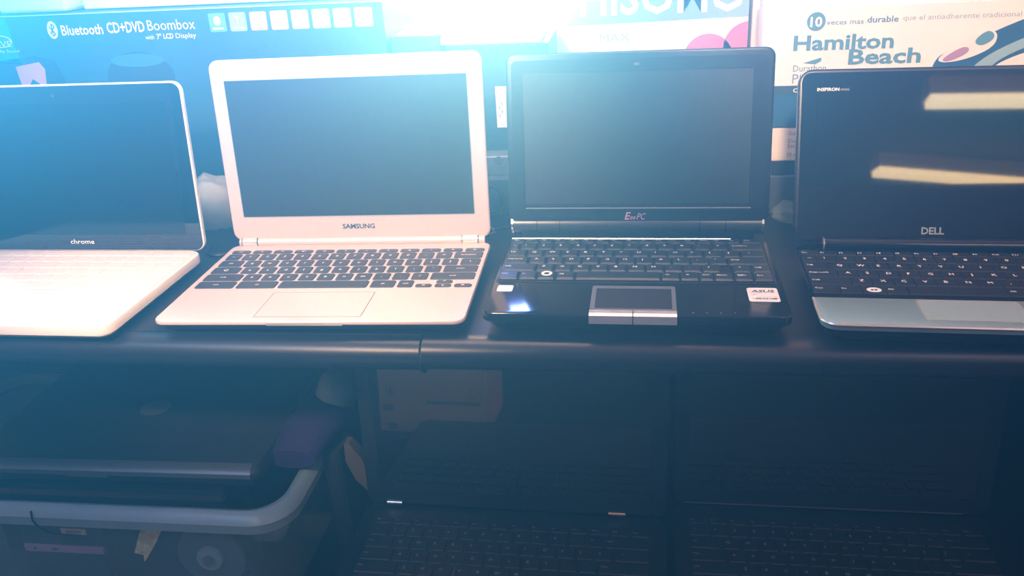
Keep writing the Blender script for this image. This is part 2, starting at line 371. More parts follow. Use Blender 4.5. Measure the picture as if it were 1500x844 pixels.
obj('keyboard_tray', plate(-.1295, .127, -.115, -.004, .0251, .0256, .003), 'key_flat', deck)
keyboard(deck, rows, .0256, .0009, .0026, .0016, .0008, 'key_black', 'legend', .0040, pos=(.3, .10), legend_off=.012)
mb = disc(MB(), -.0822, -.1015, .0052, .0058, .0285); obj('home_key_mark', mb, 'legend', deck)
obj('home_key_icon', poly(MB(), [(-.0845, -.104), (-.0800, -.104), (-.0800, -.1015), (-.0786, -.1015), (-.0822, -.0985), (-.0858, -.1015), (-.0845, -.1015)], .0286), 'key_black', deck)
obj('button_strip', plate(-.130, .096, -.0035, .0002, .0251, .0275, .0008), 'chrome', deck)
for i in range(4): obj('shortcut_button', plate(-.094 + i * .0205, -.076 + i * .0205, .0008, .0045, .0251, .0285, .001), 'gun_metal', deck)
obj('touchpad_frame', frame(-.0375, .0365, -.1775, -.1245, .003, -.0335, .0328, -.1735, -.1305, .001, .0251, .0262, 3), 'pad_frame', deck)
obj('touchpad', plate(-.0335, .0328, -.1735, -.1305, .0249, .0255, .001), 'pad_dark', deck)
for x0, x1 in ((-.0375, -.0007), (.0001, .0365)):
    obj('touchpad_button', MB().loft([[(x, y, z) for x in (x0,) for y, z in ((-.1778, .0250), (-.1778, .0266), (-.1838, .0264), (-.1866, .0250), (-.1875, .0178), (-.1840, .0178))], [(x1, y, z) for y, z in ((-.1778, .0250), (-.1778, .0266), (-.1838, .0264), (-.1866, .0250), (-.1875, .0178), (-.1840, .0178))]]), 'silver_edge', deck)
st = obj('sticker', plate(.0988, .1250, -.1535, -.1238, .0250, .0254, .0025), 'sticker', deck)
mb = MB(); text(mb, 'ASUS', .1020, -.1342, .0052, .0195, .2, .02, z=.0256)
text(mb, '1-888-678-3688', .1025, -.1490, .0030, .020, 0, .02, z=.0256); obj('sticker_lettering', mb, 'ink', deck)
mb = MB(); text(mb, 'Support:', .1018, -.1392, .0018, .005, z=.0256); text(mb, 'For all your support needs', .1065, -.1438, .0019, .0168, z=.0256); obj('sticker_small_print', mb, 'ink_grey', deck)
tag(obj('sticker', plate(-.1250, -.1105, -.1375, -.1235, .0250, .0254, .002), 'sticker', deck), 'small plain white sticker in the left corner')
mb = MB()
for i, s in enumerate('o=n^'): text(mb, s, .050 + i * .0115, -.1790, .0024, None, 0, 0, 'c', z=.0253)
obj('status_icons', mb, 'ink_grey', deck)
obj('screen', plate(-.1143, .1120, .0188, .1512, -.0002, .0003, .0008), 'matte_screen', lid)
obj('screen_surround', frame(-.1265, .1265, .0125, .1640, .006, -.1153, .1130, .0178, .1522, .001, 0, .0010), 'bezel_black', lid)
obj('lower_ridge', plate(-.114, .114, .0140, .0155, .0005, .0018, .0005), 'pad_frame', lid)
obj('webcam', disc(MB(), -.001, .158, .003, .0016, .0012, 16), 'chrome', lid)
mb = text(MB(), 'E', -.0118, .0030, .0076, .0046, .25, .02, z=.0006); text(mb, 'ee', -.0066, .0030, .0052, .0056, .25, z=.0006); text(mb, 'PC', .0005, .0030, .0066, .0078, .25, z=.0006)
obj('lettering', mb, 'pink_logo', lid)
hb = obj('hinge_barrel', MB().tube([(-.1285, .009, .0395), (.1265, .009, .0395)], .0105, 20), 'gun_metal', t, smooth=True)
for x in (-.1290, .1268): obj('hinge_ring', MB().tube([(x - .0010, .009, .0395), (x + .0010, .009, .0395)], .0112, 20), 'chrome', hb)
for x in (-.103, -.079, .064, .090): obj('hinge_seam', MB().tube([(x - .0004, .009, .0395), (x + .0004, .009, .0395)], .0107, 20), 'joint', hb)
obj('hinge_support', MB().box(-.120, .118, -.001, .019, .018, .034), 'bezel_black', t)

# --- black and silver netbook (right end)
t, base, deck, lid = laptop('open netbook with flat black keys and silver palm rest, its screen mirroring two strip lights', .4048, -.0154, 0, -.0398, .2604, .1847, .0249, 1.258, .1683, .0025, .2638, 'glossy_black', 'bezel_black', 'bezel_black', shell=.006, rf=.014, lid_r=.014, lid_t=.009, under=.010)
A, P3, Lf, Rt = -93.5, 17.7, -128.5, 128.5
fx = [Lf + (Rt - Lf) / 15 * i for i in range(16)]
rows = [(-27 * mm, 11 * mm, mmrow([(a, b, s) for a, b, s in zip(fx[:-1], fx[1:], ['Esc', 'F1', 'F2', 'F3', 'F4', 'F5', 'F6', 'F7', 'F8', 'F9', 'F10', 'F11', 'F12', 'Ins', 'Del'])])),
        (-41.5 * mm, 18 * mm, mmrow(yrow(A, P3, Lf, Rt, -.75, '~', list('1234567890-='), ['Back']))),
        (-59.5 * mm, 18 * mm, mmrow(yrow(A, P3, Lf, Rt, -.25, 'Tab', list('QWERTYUIOP[]'), ['\\']))),
        (-77.5 * mm, 18 * mm, mmrow(yrow(A, P3, Lf, Rt, 0, 'Caps Lock', list("ASDFGHJKL;'"), ['Enter']))),
        (-95.5 * mm, 18 * mm, mmrow(yrow(A, P3, Lf, Rt, .5, 'Shift', list('ZXCVBNM,./'), ['Shift']))),
        (-114 * mm, 19 * mm, mmrow([(Lf, -106, 'Ctrl'), (-106, -88, 'Fn'), (-88, -68, ''), (-68, -50, 'Alt'), (-50, 30, ''), (30, 50, 'Alt'), (50, 70, 'Ctrl'), (70, 89.5, '<'), (89.5, 109, 'v'), (109, 128.5, '>')]))]
keyboard(deck, rows, .0248, .0007, .0012, .0004, .0004, 'key_flat', 'legend', .0045, pos=(.40, .06), legend_off=.014)
obj('logo_key_mark', disc(MB(), -.078, -.1155, .0062, .0052, .0262), 'legend', deck)
obj('logo_key_icon', MB().add([(-.0806, -.1170, .0263), (-.0784, -.1170, .0263), (-.0784, -.1140, .0263), (-.0806, -.1140, .0263), (-.0776, -.1170, .0263), (-.0754, -.1170, .0263), (-.0754, -.1140, .0263), (-.0776, -.1140, .0263)], [(0, 1, 2, 3), (4, 5, 6, 7)]), 'ink', deck)
# silver palm rest wrapping the front
pr = obj('palm_rest', MB().loft([rrect(-.1306, .1306, -.1852, -.1320, .0015, .0200, 5)[:12] + [(p[0], p[1], p[2]) for p in rrect(-.1306, .1306, -.1852, -.1320, .014, .0200, 5)[12:]],
                                 rrect(-.1306, .1306, -.1852, -.1320, .0015, .0249, 5)[:12] + rrect(-.1306, .1306, -.1852, -.1320, .014, .0249, 5)[12:],
                                 rrect(-.1294, .1294, -.1840, -.1325, .0015, .0256, 5)[:12] + rrect(-.1294, .1294, -.1840, -.1325, .013, .0256, 5)[12:]]), 'dell_silver', deck, smooth=True)
rim = [p for p in rrect(-.1308, .1308, -.1854, -.1320, .014, .0249, 8)[18:36]]
obj('palm_rest_edge', MB().tube([(-.1308, -.1330, .0249)] + [(p[0], p[1], p[2]) for p in rim] + [(.1308, -.1330, .0249)], .0013, 6), 'silver_edge', deck, smooth=True)
obj('touchpad', frame(-.0490, .0310, -.1745, -.1345, .003, -.0482, .0302, -.1737, -.1353, .0025, .0255, .0262, 3), 'silver_edge', deck)
tag(obj('touchpad_surface', plate(-.0482, .0302, -.1737, -.1353, .0254, .0259, .0025), 'dell_pad', deck), 'pale grey touchpad surface')
obj('glass', plate(-.1285, .1285, .0045, .1650, -.0002, .0005, .008), 'glossy_screen', lid)
obj('screen', plate(-.1140, .1140, .0165, .1450, .0004, .0007, .0005), 'glossy_screen', lid)
mb = text(MB(), 'INSPIRON', -.1142, .1472, .0030, .0205, 0, .02, z=.0008); obj('lettering', mb, 'legend', lid)
obj('lettering', text(MB(), 'mini', -.0925, .1472, .0030, .0080, 0, 0, z=.0008), 'legend_dim', lid)
obj('lettering', text(MB(), 'DELL', -.0125, .0085, .0066, .0208, 0, .03, z=.0008), 'metal_grey', lid)
hb = obj('hinge_barrel', MB().tube([(-.107, -.0075, .0275), (.107, -.0075, .0275)], .0068, 18), 'glossy_black', t, smooth=True)
for x in (-.1045, .1045): obj('hinge_cap', MB().tube([(x - .0008, -.0075, .0275), (x + .0008, -.0075, .0275)], .0070, 18), 'pad_frame', hb)

# --- laptops on the lower shelf
def low_laptop(label, x, y, yaw, w, d, A, Lf, Rt, la, lh):
    t, base, deck, lid = laptop(label, x, y, -.28, yaw, w, d, .024, la, lh, .002, w, 'bezel_black', 'bezel_black', 'bezel_black', shell=.006, rf=.014, lid_r=.012, lid_t=.008)
    rows = [(-28 * mm, 12 * mm, mmrow([(Lf + (Rt - Lf) / 14 * i, Lf + (Rt - Lf) / 14 * (i + 1), s) for i, s in enumerate(['Esc', 'F1', 'F2', 'F3', 'F4', 'F5', 'F6', 'F7', 'F8', 'F9', 'F10', 'F11', 'F12', 'Del'])])),
            (-44 * mm, 19 * mm, mmrow(yrow(A, 19, Lf, Rt, -.75, '~', list('1234567890-='), ['Back']))),
            (-63 * mm, 19 * mm, mmrow(yrow(A, 19, Lf, Rt, -.25, 'Tab', list('QWERTYUIOP[]'), ['\\']))),
            (-82 * mm, 19 * mm, mmrow(yrow(A, 19, Lf, Rt, 0, 'Caps', list("ASDFGHJKL;'"), ['Enter']))),
            (-101 * mm, 19 * mm, mmrow(yrow(A, 19, Lf, Rt, .5, 'Shift', list('ZXCVBNM,./'), ['Shift']))),
            (-120 * mm, 19 * mm, mmrow([(Lf, Lf + 28, 'Ctrl'), (Lf + 28, Lf + 48, 'Fn'), (Lf + 48, Lf + 68, ''), (Lf + 68, Lf + 90, 'Alt'), (Lf + 90, 40, ''), (40, 62, 'Alt'), (62, 84, 'Ctrl'), (84, (84 + Rt) / 2, '<'), ((84 + Rt) / 2, Rt, '>')]))]
    keyboard(deck, rows, .024, .0026, .0014, .0007, .001, 'key_dark', 'legend_dim', .0036, pos=(.25, .1))
    obj('touchpad', plate(-.05, .04, -.205, -.150, .0239, .0243, .003), 'key_flat', deck)
    obj('screen', plate(-w / 2 + .016, w / 2 - .016, .020, lh - .014, -.0002, .0004, .001), 'low_glass', lid)
    obj('screen_surround', frame(-w / 2 + .002, w / 2 - .002, .002, lh - .002, .010, -w / 2 + .016, w / 2 - .016, .020, lh - .014, .001, 0, .0010), 'bezel_black', lid)
    return t, deck, lid
t, deck, lid = low_laptop('black open laptop with bright hinge covers on the lower shelf, beside the plastic tub', -.013, -.0885, -.021, .328, .232, -103, -148, 148, R(86), .215)
for x0, x1 in ((-.141, -.124), (.103, .121)): obj('hinge_cover', MB().tube([(x0, -.001, .0285), (x1, -.001, .0285)], .0030, 10), 'chrome', t, smooth=True)
t, deck, lid = low_laptop('black open laptop on the lower shelf under the netbook with silver palm rest', .3195, -.066, -.01, .322, .232, -100, -146, 146, R(86), .215)
obj('trim_line', MB().tube([(-.150, -.001, .0275), (.135, -.001, .0275)], .0010, 6), 'gun_metal', t)

# ---------------------------------------------------------------- cartons and goods behind the laptops
def block(name, label, cat, x0, x1, y0, y1, z0, z1, m, bevel=.0015, group=None):
    org = ((x0 + x1) / 2, (y0 + y1) / 2, z0)
    o = obj(name, MB().box(x0, x1, y0, y1, z0, z1), m, None, org, bevel); tag(o, label, cat, group); return o, org
block('riser', 'long low dark grey riser standing at the back of the counter under the cartons', 'riser', -1.1, 1.1, .155, .55, .0002, .047, 'riser')
# blue boombox carton
b, og = block('boombox_carton', 'long dark blue carton with white lettering and small icons, behind the white laptop', 'box', -1.02, -.179, .19, .33, .047, .255, 'card_navy')
F = FACE(.19 - .0006)
def prt(name, mb, m, p, og): return obj(name, mb, m, p, og)
prt('teal_panel', MB().add([(-1.019, .198, 0), (-.6585, .198, 0), (-.6655, .2535, 0), (-1.019, .2535, 0)], [(0, 1, 2, 3)], F), 'card_teal', b, og)
F2 = FACE(.19 - .0010)
mb = MB(); text(mb, 'Bluetooth', -.5930, .2305, .0120, .0560, 0, .02, Mx=F2); text(mb, 'CD+DVD', -.5315, .2312, .0125, .0500, 0, .02, Mx=F2); text(mb, 'Boombox', -.4775, .2322, .0125, .0620, 0, 0, Mx=F2)
text(mb, 'with', -.4830, .2218, .0052, .0115, Mx=F2); text(mb, '7"', -.4680, .2218, .0060, .0060, 0, .02, Mx=F2); text(mb, 'LCD', -.4590, .2220, .0060, .0130, 0, .02, Mx=F2); text(mb, 'Display', -.4430, .2220, .0060, .0265, Mx=F2)
disc(mb, -.6045, .2372, .0070, .0108, Mx=F2)
prt('lettering', mb, 'print_white', b, og); mb = MB(); text(mb, 'LIVE', -.6900, .2190, .0075, .0250, 0, 0, Mx=F2); text(mb, 'by Sound', -.6830, .2120, .0035, .0260, Mx=F2)
disc(mb, -.679, .2255, .0155, .0075, rin=.86, Mx=F2, n=30)
prt('lettering', mb, 'print_white', b, og)
mb = MB()
for a, c in (((-.6078, .2325), (-.6010, .2415)), ((-.6078, .2415), (-.6010, .2325)), ((-.6046, .2300), (-.6046, .2445)), ((-.6046, .2445), (-.6010, .2415)), ((-.6046, .2300), (-.6010, .2325))):
    dx, dz = c[0] - a[0], c[1] - a[1]; L_ = math.hypot(dx, dz); nx, nz = -dz / L_ * .0006, dx / L_ * .0006
    mb.add([(a[0] - nx, a[1] - nz, 0), (c[0] - nx, c[1] - nz, 0), (c[0] + nx, c[1] + nz, 0), (a[0] + nx, a[1] + nz, 0)], [(0, 1, 2, 3)], FACE(.19 - .0014))
prt('rune_mark', mb, 'card_navy', b, og)
icons = ['print_mid', 'print_pale', 'print_lilac', 'print_flesh', 'print_lilac', 'print_white', 'print_flesh', 'print_white']
for i, mk in enumerate(icons):
    x = -.3970 + i * .0262
    ic = prt('icon', MB().add(rrect(x, x + .0215, .2275, .2495, .002, 0, 2), [tuple(range(12))], F), mk, b, og)
    mb = MB(); disc(mb, x + .0107, .2405, .0045, .0055, Mx=F2, n=14) if i % 2 == 0 else text(mb, 'T7DJ'[i // 2], x + .0107, .2365, .0080, None, 0, .02, 'c', Mx=F2)
    mb.add([(x + .004, .2305, 0), (x + .0175, .2305, 0), (x + .0175, .2325, 0), (x + .004, .2325, 0)], [(0, 1, 2, 3)], F2)
    prt('icon_mark', mb, 'print_white' if mk != 'print_white' else 'print_pale', b, og)
# printed picture of a boombox with a pink screen
mb = MB(); poly(mb, [(-.700, .150), (-.610, .150), (-.604, .175), (-.612, .200), (-.640, .2065), (-.700, .200)], Mx=F); prt('picture', disc(MB(), -.50, .176, .045, .032, Mx=F), 'card_dark', b, og); prt('picture', mb, 'card_dark', b, og)
mb = MB(); poly(mb, [(-.664, .152), (-.634, .152), (-.628, .190), (-.634, .199), (-.668, .194)], Mx=F2); prt('picture', mb, 'print_flesh', b, og)
mb = MB(); poly(mb, [(-.655, .152), (-.640, .152), (-.640, .172), (-.648, .178), (-.655, .170)], Mx=FACE(.19 - .0014)); prt('picture', mb, 'card_navy', b, og)
mb = MB(); disc(mb, -.500, .197, .036, .008, Mx=F2); prt('picture', mb, 'print_blue', b, og)
prt('edge_tape', MB().box(-1.0, -.179, .1885, .195, .2548, .2556), 'card_pale_blue', b, og)
# goods on top of it
block('paper_packet', 'cream paper packet lying on top of the long blue carton near its left end', 'packet', -.690, -.596, .215, .32, .2562, .300, 'card_cream', .004)
block('blue_packet', 'pale blue packet left of the cream paper packet on the long blue carton', 'packet', -.90, -.700, .225, .32, .2562, .310, 'card_pale_blue', .004)
block('flat_carton', 'pale flat carton lying on top of the long blue carton behind the silver laptop', 'box', -.585, -.185, .235, .33, .2562, .292, 'card_cream', .002)
# dark cartons in the middle
block('dark_carton', 'dark blue carton just right of the long blue carton, behind the silver laptop', 'box', -.1775, -.1165, .205, .33, .047, .213, 'card_navy')
b, og = block('labelled_carton', 'dark carton with white barcode label, between silver laptop and glossy black netbook', 'box', -.1105, .0140, .205, .33, .047, .2000, 'card_dark')
F = FACE(.205 - .0005); lb = prt('barcode_label', MB().add([(-.0525, .0990, 0), (-.0300, .0990, 0), (-.0300, .1495, 0), (-.0525, .1495, 0)], [(0, 1, 2, 3)], F), 'sticker', b, og)
mb = MB(); z = .108
while z < .145:
    hh = random.choice([.0006, .0010, .0016]); mb.add([(-.0400, z, 0), (-.0320, z, 0), (-.0320, z + hh, 0), (-.0400, z + hh, 0)], [(0, 1, 2, 3)], FACE(.205 - .0008)); z += hh + random.choice([.0006, .0010])
for k in range(6): mb.add([(-.0490 + (k % 2) * .003, .112 + k * .005, 0), (-.0475 + (k % 2) * .003, .112 + k * .005, 0), (-.0475 + (k % 2) * .003, .1155 + k * .005, 0), (-.0490 + (k % 2) * .003, .1155 + k * .005, 0)], [(0, 1, 2, 3)], FACE(.205 - .0008))
prt('barcode', mb, 'ink_grey', b, og)
pk = empty('crumpled_paper', (-.045, .27, .2002), 'crumpled cream wrapping paper on top of the dark labelled carton', 'paper')
mb = MB(); rg = []
for i in range(9):
    u = i / 8; rg.append([(-.145 + u * .15 + .045, -.06 + .10 * j / 5, .002 + .018 * abs(sin(i * 1.7 + j)) * (1 if 0 < j < 5 else .3)) for j in range(6)])
for i in range(9): rg[i] = rg[i] + [(p[0], p[1], 0) for p in rg[i][::-1]]
obj('sheet', mb.loft(rg), 'card_cream', pk)
# silver media player
b, og = block('media_player', 'flat silver player with a small knob, in front of the dark labelled carton', 'player', -.100, .020, .172, .202, .047, .0715, 'metal_grey')
prt('knob', MB().tube([(-.048, .172, .067), (-.048, .1690, .067)], .0045, 14), 'chrome', b, og)
# white carton with outlined lettering
b, og = block('white_carton', 'white carton with pale blue band, big letters and pink discs behind the glossy netbook', 'box', .0085, .2605, .336, .45, .047, .330, 'card_white')
yb = .336
F = FACE(yb - .0005)
block('stack_filler', 'plain grey carton standing behind the dark labelled carton', 'box', -.1775, .0075, .345, .45, .047, .19, 'card_dark')
k = (yb + .8547) / (.25 + .8547)                               # the print is laid out on the carton face
zf = lambda z: .3419 + (z - .3419) * k
xf = lambda x: .1138 + (x - .1138) * k
prt('blue_band', MB().add([(.0088, zf(.2115), 0), (.2602, zf(.2160), 0), (.2602, .329, 0), (.0088, .329, 0)], [(0, 1, 2, 3)], F), 'print_pale', b, og)
mb = text(MB(), 'HISOMO', .045, zf(.2240), .045, .210, 0, .02, Mx=FACE(yb - .0009)); prt('lettering', mb, 'print_white', b, og)
def clipdisc(cx, cz, rr, x1):
    pts = [(min(cx + rr * cos(2 * pi * q / 28), x1), cz + rr * sin(2 * pi * q / 28)) for q in range(28)]; return poly(MB(), pts, Mx=FACE(yb - .0009))
prt('pink_disc', clipdisc(xf(.204), zf(.168), .032, .2600), 'print_pink', b, og)
prt('pink_disc', clipdisc(xf(.252), zf(.180), .033, .2600), 'print_pink', b, og)
mb = MB(); text(mb, 'MAX', .07, zf(.192), .010, .04, Mx=F); prt('small_print', mb, 'card_pale_blue', b, og)
block('blank_carton', 'blank cream carton squeezed between the pink disc carton and the white iron carton', 'box', .266, .300, .345, .45, .047, .330, 'card_cream')
# stack at the right: dark slab, white box, iron carton
block('black_slab', 'flat black box at the bottom of the stack between the two netbooks', 'box', .2745, .60, .158, .33, .047, .0640, 'card_dark')
b, og = block('listing_carton', 'flat white carton with a short grey list printed on it, under the iron carton', 'box', .2710, .58, .156, .32, .0642, .1034, 'card_white')
mb = MB(); F = FACE(.156 - .0005)
for s, z in (('Sub', .0945), ('Duo', .0860), ('Set', .0800), ('10 oz', .0700)): text(mb, s, .2895, z, .0045, None, 0, .01, Mx=F)
prt('lettering', mb, 'ink_grey', b, og)
b, og = block('iron_carton', 'white carton with a printed steam iron and blue lower band, behind the right-hand netbook', 'box', .2685, .66, .155, .30, .1036, .2345, 'card_white')
F = FACE(.155 - .0005); F2 = FACE(.155 - .0009); F3 = FACE(.155 - .0013); F4 = FACE(.155 - .0017)
prt('blue_band', MB().add([(.2690, .1042, 0), (.6595, .1042, 0), (.6595, .1505, 0), (.2690, .1505, 0)], [(0, 1, 2, 3)], F), 'print_blue', b, og)
prt('dark_band', MB().add([(.2690, .1410, 0), (.6595, .1410, 0), (.6595, .1508, 0), (.2690, .1508, 0)], [(0, 1, 2, 3)], F2), 'ink', b, og)
mb = MB(); text(mb, 'Hamilton', .2875, .1888, .0155, .1045, 0, .028, Mx=F); text(mb, 'Beach', .3465, .1725, .0155, .0750, 0, .028, Mx=F)
prt('lettering', mb, 'print_mid', b, og)
mb = MB(); text(mb, 'Durathon', .2890, .1660, .0070, .0350, Mx=F); text(mb, 'Plus', .2890, .1530, .0105, .0230, 0, -.006, Mx=F); poly(mb, [(.299, .1750), (.318, .1805), (.318, .1765), (.312, .1735)], Mx=F)
prt('lettering', mb, 'print_mid', b, og)
mb = disc(MB(), .3095, .2187, .0098, .0098, Mx=F); prt('badge', mb, 'print_mid', b, og)
prt('lettering', text(MB(), '10', .3095, .2135, .0100, .0125, 0, .03, 'c', Mx=F2), 'print_white', b, og); mb = text(MB(), 'Cont.', .2905, .1433, .0045, .018, 0, .02, Mx=F3); prt('lettering', mb, 'print_white', b, og)
mb = MB(); text(mb, 'veces mas', .3205, .2148, .0054, .0380, 0, .004, Mx=F); text(mb, 'durable', .3620, .2158, .0062, .0320, 0, .02, Mx=F); prt('lettering', mb, 'print_mid', b, og)
mb = MB(); text(mb, 'que el antiadherente tradicional', .3985, .2168, .0054, .1180, Mx=F); prt('lettering', mb, 'print_pale', b, og)
# the printed iron
def chaikin(p, n=2):
    for _ in range(n):
        q = []
        for i in range(len(p)):
            a, c = p[i], p[(i + 1) % len(p)]; q += [(a[0] * .75 + c[0] * .25, a[1] * .75 + c[1] * .25), (a[0] * .25 + c[0] * .75, a[1] * .25 + c[1] * .75)]
        p = q
    return p
poly_ = lambda pts, m, Fm: prt('iron_picture', poly(MB(), chaikin(pts), Mx=Fm), m, b, og)
poly_([(.4325, .1560), (.4365, .1760), (.450, .1840), (.480, .1960), (.500, .2060), (.540, .2220), (.659, .2300), (.659, .1515), (.4325, .1515)], 'print_blue', F)
poly_([(.4370, .1745), (.446, .1705), (.470, .1745), (.494, .1860), (.4965, .2000), (.488, .2040), (.470, .1985), (.452, .1870)], 'print_white', F2)
poly_([(.4415, .1745), (.449, .1715), (.468, .1800), (.470, .1860), (.462, .1880)], 'print_lilac', F3)
poly_([(.4720, .1930), (.480, .1870), (.492, .1930), (.493, .2000), (.485, .2045)], 'print_mid', F3)
poly_([(.4690, .1520), (.476, .1680), (.500, .1850), (.540, .2020), (.659, .2180), (.659, .2060), (.545, .1930), (.505, .1760), (.490, .1620), (.484, .1520)], 'print_pale', F3)
poly_([(.4880, .1520), (.497, .1670), (.515, .1760), (.540, .1840), (.552, .1700), (.530, .1600), (.505, .1520)], 'print_white', F4)
poly_([(.4300, .1530), (.4315, .1585), (.4440, .1570), (.4440, .1530)], 'card_pale_blue', F3)
bg = empty('glass_bowl', (.455, .2, .2347), 'small upturned glass bowl on top of the white iron carton', 'bowl')
obj('bowl_body', MB().loft([[(r_ * cos(2 * pi * k / 24), r_ * sin(2 * pi * k / 24), z_) for k in range(24)] for r_, z_ in ((.022, 0), (.034, .006), (.040, .018), (.041, .032), (.038, .032), (.036, .018))]), 'card_pale_blue', bg, smooth=True)
# plastic bag with cotton, cables
def blob(cx, cy, cz, rx_, ry_, rz_, amp, seed, n=20, m_=12):
    mb = MB(); rings = []
    for i in range(1, m_):
        th = pi * i / m_; ring = []
        for j in range(n):
            ph = 2 * pi * j / n; s = 1 + amp * (sin(3 * ph + seed + 2 * th) * .5 + sin(5 * th + seed * 2 + ph) * .4 + sin(7 * ph - 4 * th + seed) * .3)
            ring.append((cx + rx_ * s * sin(th) * cos(ph), cy + ry_ * s * sin(th) * sin(ph), max(cz - rz_ * .98, cz - rz_ * s * cos(th))))
        rings.append(ring)
    return mb.loft(rings)
bg = empty('plastic_bag', (-.39, .105, 0), 'clear plastic bag holding white foam, seen between the white and the silver laptop', 'bag')
og = (-.39, .105, 0)
obj('film', blob(-.395, .115, .034, .042, .03, .034, .14, 1.3), 'bag', bg, og, smooth=True)
obj('foam', blob(-.400, .108, .040, .026, .018, .020, .18, 3.1), 'cotton', bg, og, smooth=True)
bg = empty('film_scrap', (.292, .125, 0), 'crumpled clear film on the counter between the two netbooks', 'film')
obj('film', blob(.292, .125, .012, .018, .02, .012, .2, 2.2), 'scrap', bg, (.292, .125, 0), smooth=True)
def cable(name, label, pts, r):
    out = []
    for i in range(len(pts) - 1):
        p0, p1, p2, p3 = [Vector(pts[max(0, min(len(pts) - 1, i + q))]) for q in (-1, 0, 1, 2)]
        for k in range(6):
            u = k / 6; out.append(.5 * ((2 * p1) + (p2 - p0) * u + (2 * p0 - 5 * p1 + 4 * p2 - p3) * u * u + (3 * p1 - p0 - 3 * p2 + p3) * u ** 3))
    out.append(Vector(pts[-1])); return tag(obj(name, MB().tube(out, r, 8), 'cable', None, tuple(pts[0]), smooth=True), label, 'cable')
cable('power_cable', 'black cable looping in the gap between silver laptop and glossy black netbook', [(-.10, .145, .003), (-.055, .135, .012), (-.040, .130, .030), (-.050, .128, .046), (-.072, .126, .040), (-.062, .10, .015), (-.045, .085, .003), (-.09, .07, .003)], .0022)
cable('thin_cable', 'thin dark cable lying along the counter behind the glossy black netbook hinge', [(-.11, .110, .002), (-.06, .100, .002), (-.01, .115, .002), (.06, .12, .002)], .0014)
cable('curled_cable', 'dark cable curled beside the left hinge of the silver laptop', [(-.375, .050, .002), (-.372, .030, .002), (-.355, .018, .002), (-.335, .030, .002)], .002)

# ---------------------------------------------------------------- lower left: closed laptop, storage tub and contents
cl = empty('closed_laptop', (-.4705, -.109, -.228), 'large closed dark laptop with a round badge, lying over the plastic tub', 'laptop', R(.8))
obj('base', MB().loft([rrect(-.172, .172, .008, .238, .012, 0), rrect(-.177, .177, .002, .243, .014, .005), rrect(-.178, .178, .001, .244, .015, .013)]), 'bezel_black', cl, smooth=True)
ld = obj('lid', MB().loft([rrect(-.178, .178, 0, .246, .012, .014), rrect(-.179, .179, -.001, .247, .013, .017), rrect(-.179, .179, -.001, .247, .013, .0215), rrect(-.1775, .1775, .004, .2455, .013, .0268), rrect(-.175, .175, .0115, .243, .012, .028)]), 'lid_grey', cl, smooth=True)
obj('lid_edge', MB().loft([[(-.160, -.0014, .0158), (-.160, -.0016, .0215), (-.160, .0036, .0270), (-.160, .0112, .0282)], [(.172, -.0014, .0158), (.172, -.0016, .0215), (.172, .0036, .0270), (.172, .0112, .0282)]], closed=False, caps=False), 'lid_edge', ld, smooth=True)
obj('badge', disc(MB(), 0, .123, .0185, .0185, .0284, 32), 'badge', ld)
obj('latch', MB().box(-.045, .005, -.0032, -.001, .0145, .0158), 'lid_edge', cl)
block('battery_pack', 'black battery pack wedged under the front of the closed laptop in the tub', 'battery', -.70, -.330, -.118, -.02, -.2525, -.2282, 'bezel_black', .008)
block('packing_carton', 'dark carton standing inside the tub under the battery pack', 'box', -.70, -.345, -.030, .12, -.396, -.2530, 'card_dark', .002)

tb = empty('storage_tub', (-.48, .0, -.40), 'large translucent plastic storage tub with a thick rim under the closed laptop', 'tub')
og = (-.48, 0, -.40)
X0, X1, Y0, Y1 = -.80, -.252, -.141, .17
mb = MB(); rs = []
for z, q in ((-.397, .035), (-.262, .008), (-.262, .011), (-.394, .038)): rs.append(rrect(X0 + q, X1 - q, Y0 + q, Y1 - q, .045, z, 8))
mb.loft(rs, caps=False); mb.add(rs[0], [tuple(range(len(rs[0])))[::-1]])
obj('tub_body', mb, 'tub', tb, og, smooth=True)
prof = [(.000, -.2605), (-.002, -.2480), (.003, -.2400), (.010, -.2370), (.0165, -.2400), (.0165, -.2440), (.010, -.2410), (.005, -.2440), (.003, -.2600)]
rs = [rrect(X0 + q, X1 - q, Y0 + q, Y1 - q, .045 - q * .5, z, 8) for q, z in prof]
mb = MB().loft(rs + [rs[0]], caps=False); obj('rim', mb, 'tub_rim', tb, og, smooth=True)
mb = MB().tube([(-.545, -.1435, -.2390), (-.545, -.1455, -.2500), (-.541, -.1440, -.2610), (-.532, -.1400, -.2720), (-.500, -.138, -.2750)], .0012, 6)
obj('handle_catch', mb, 'joint', tb, og)
obj('corner_gusset', MB().loft([rrect(-.30, -.262, -.136, -.11, .012, -.272, 5), rrect(-.30, -.256, -.140, -.11, .016, -.2605, 5)]), 'tub', tb, og)
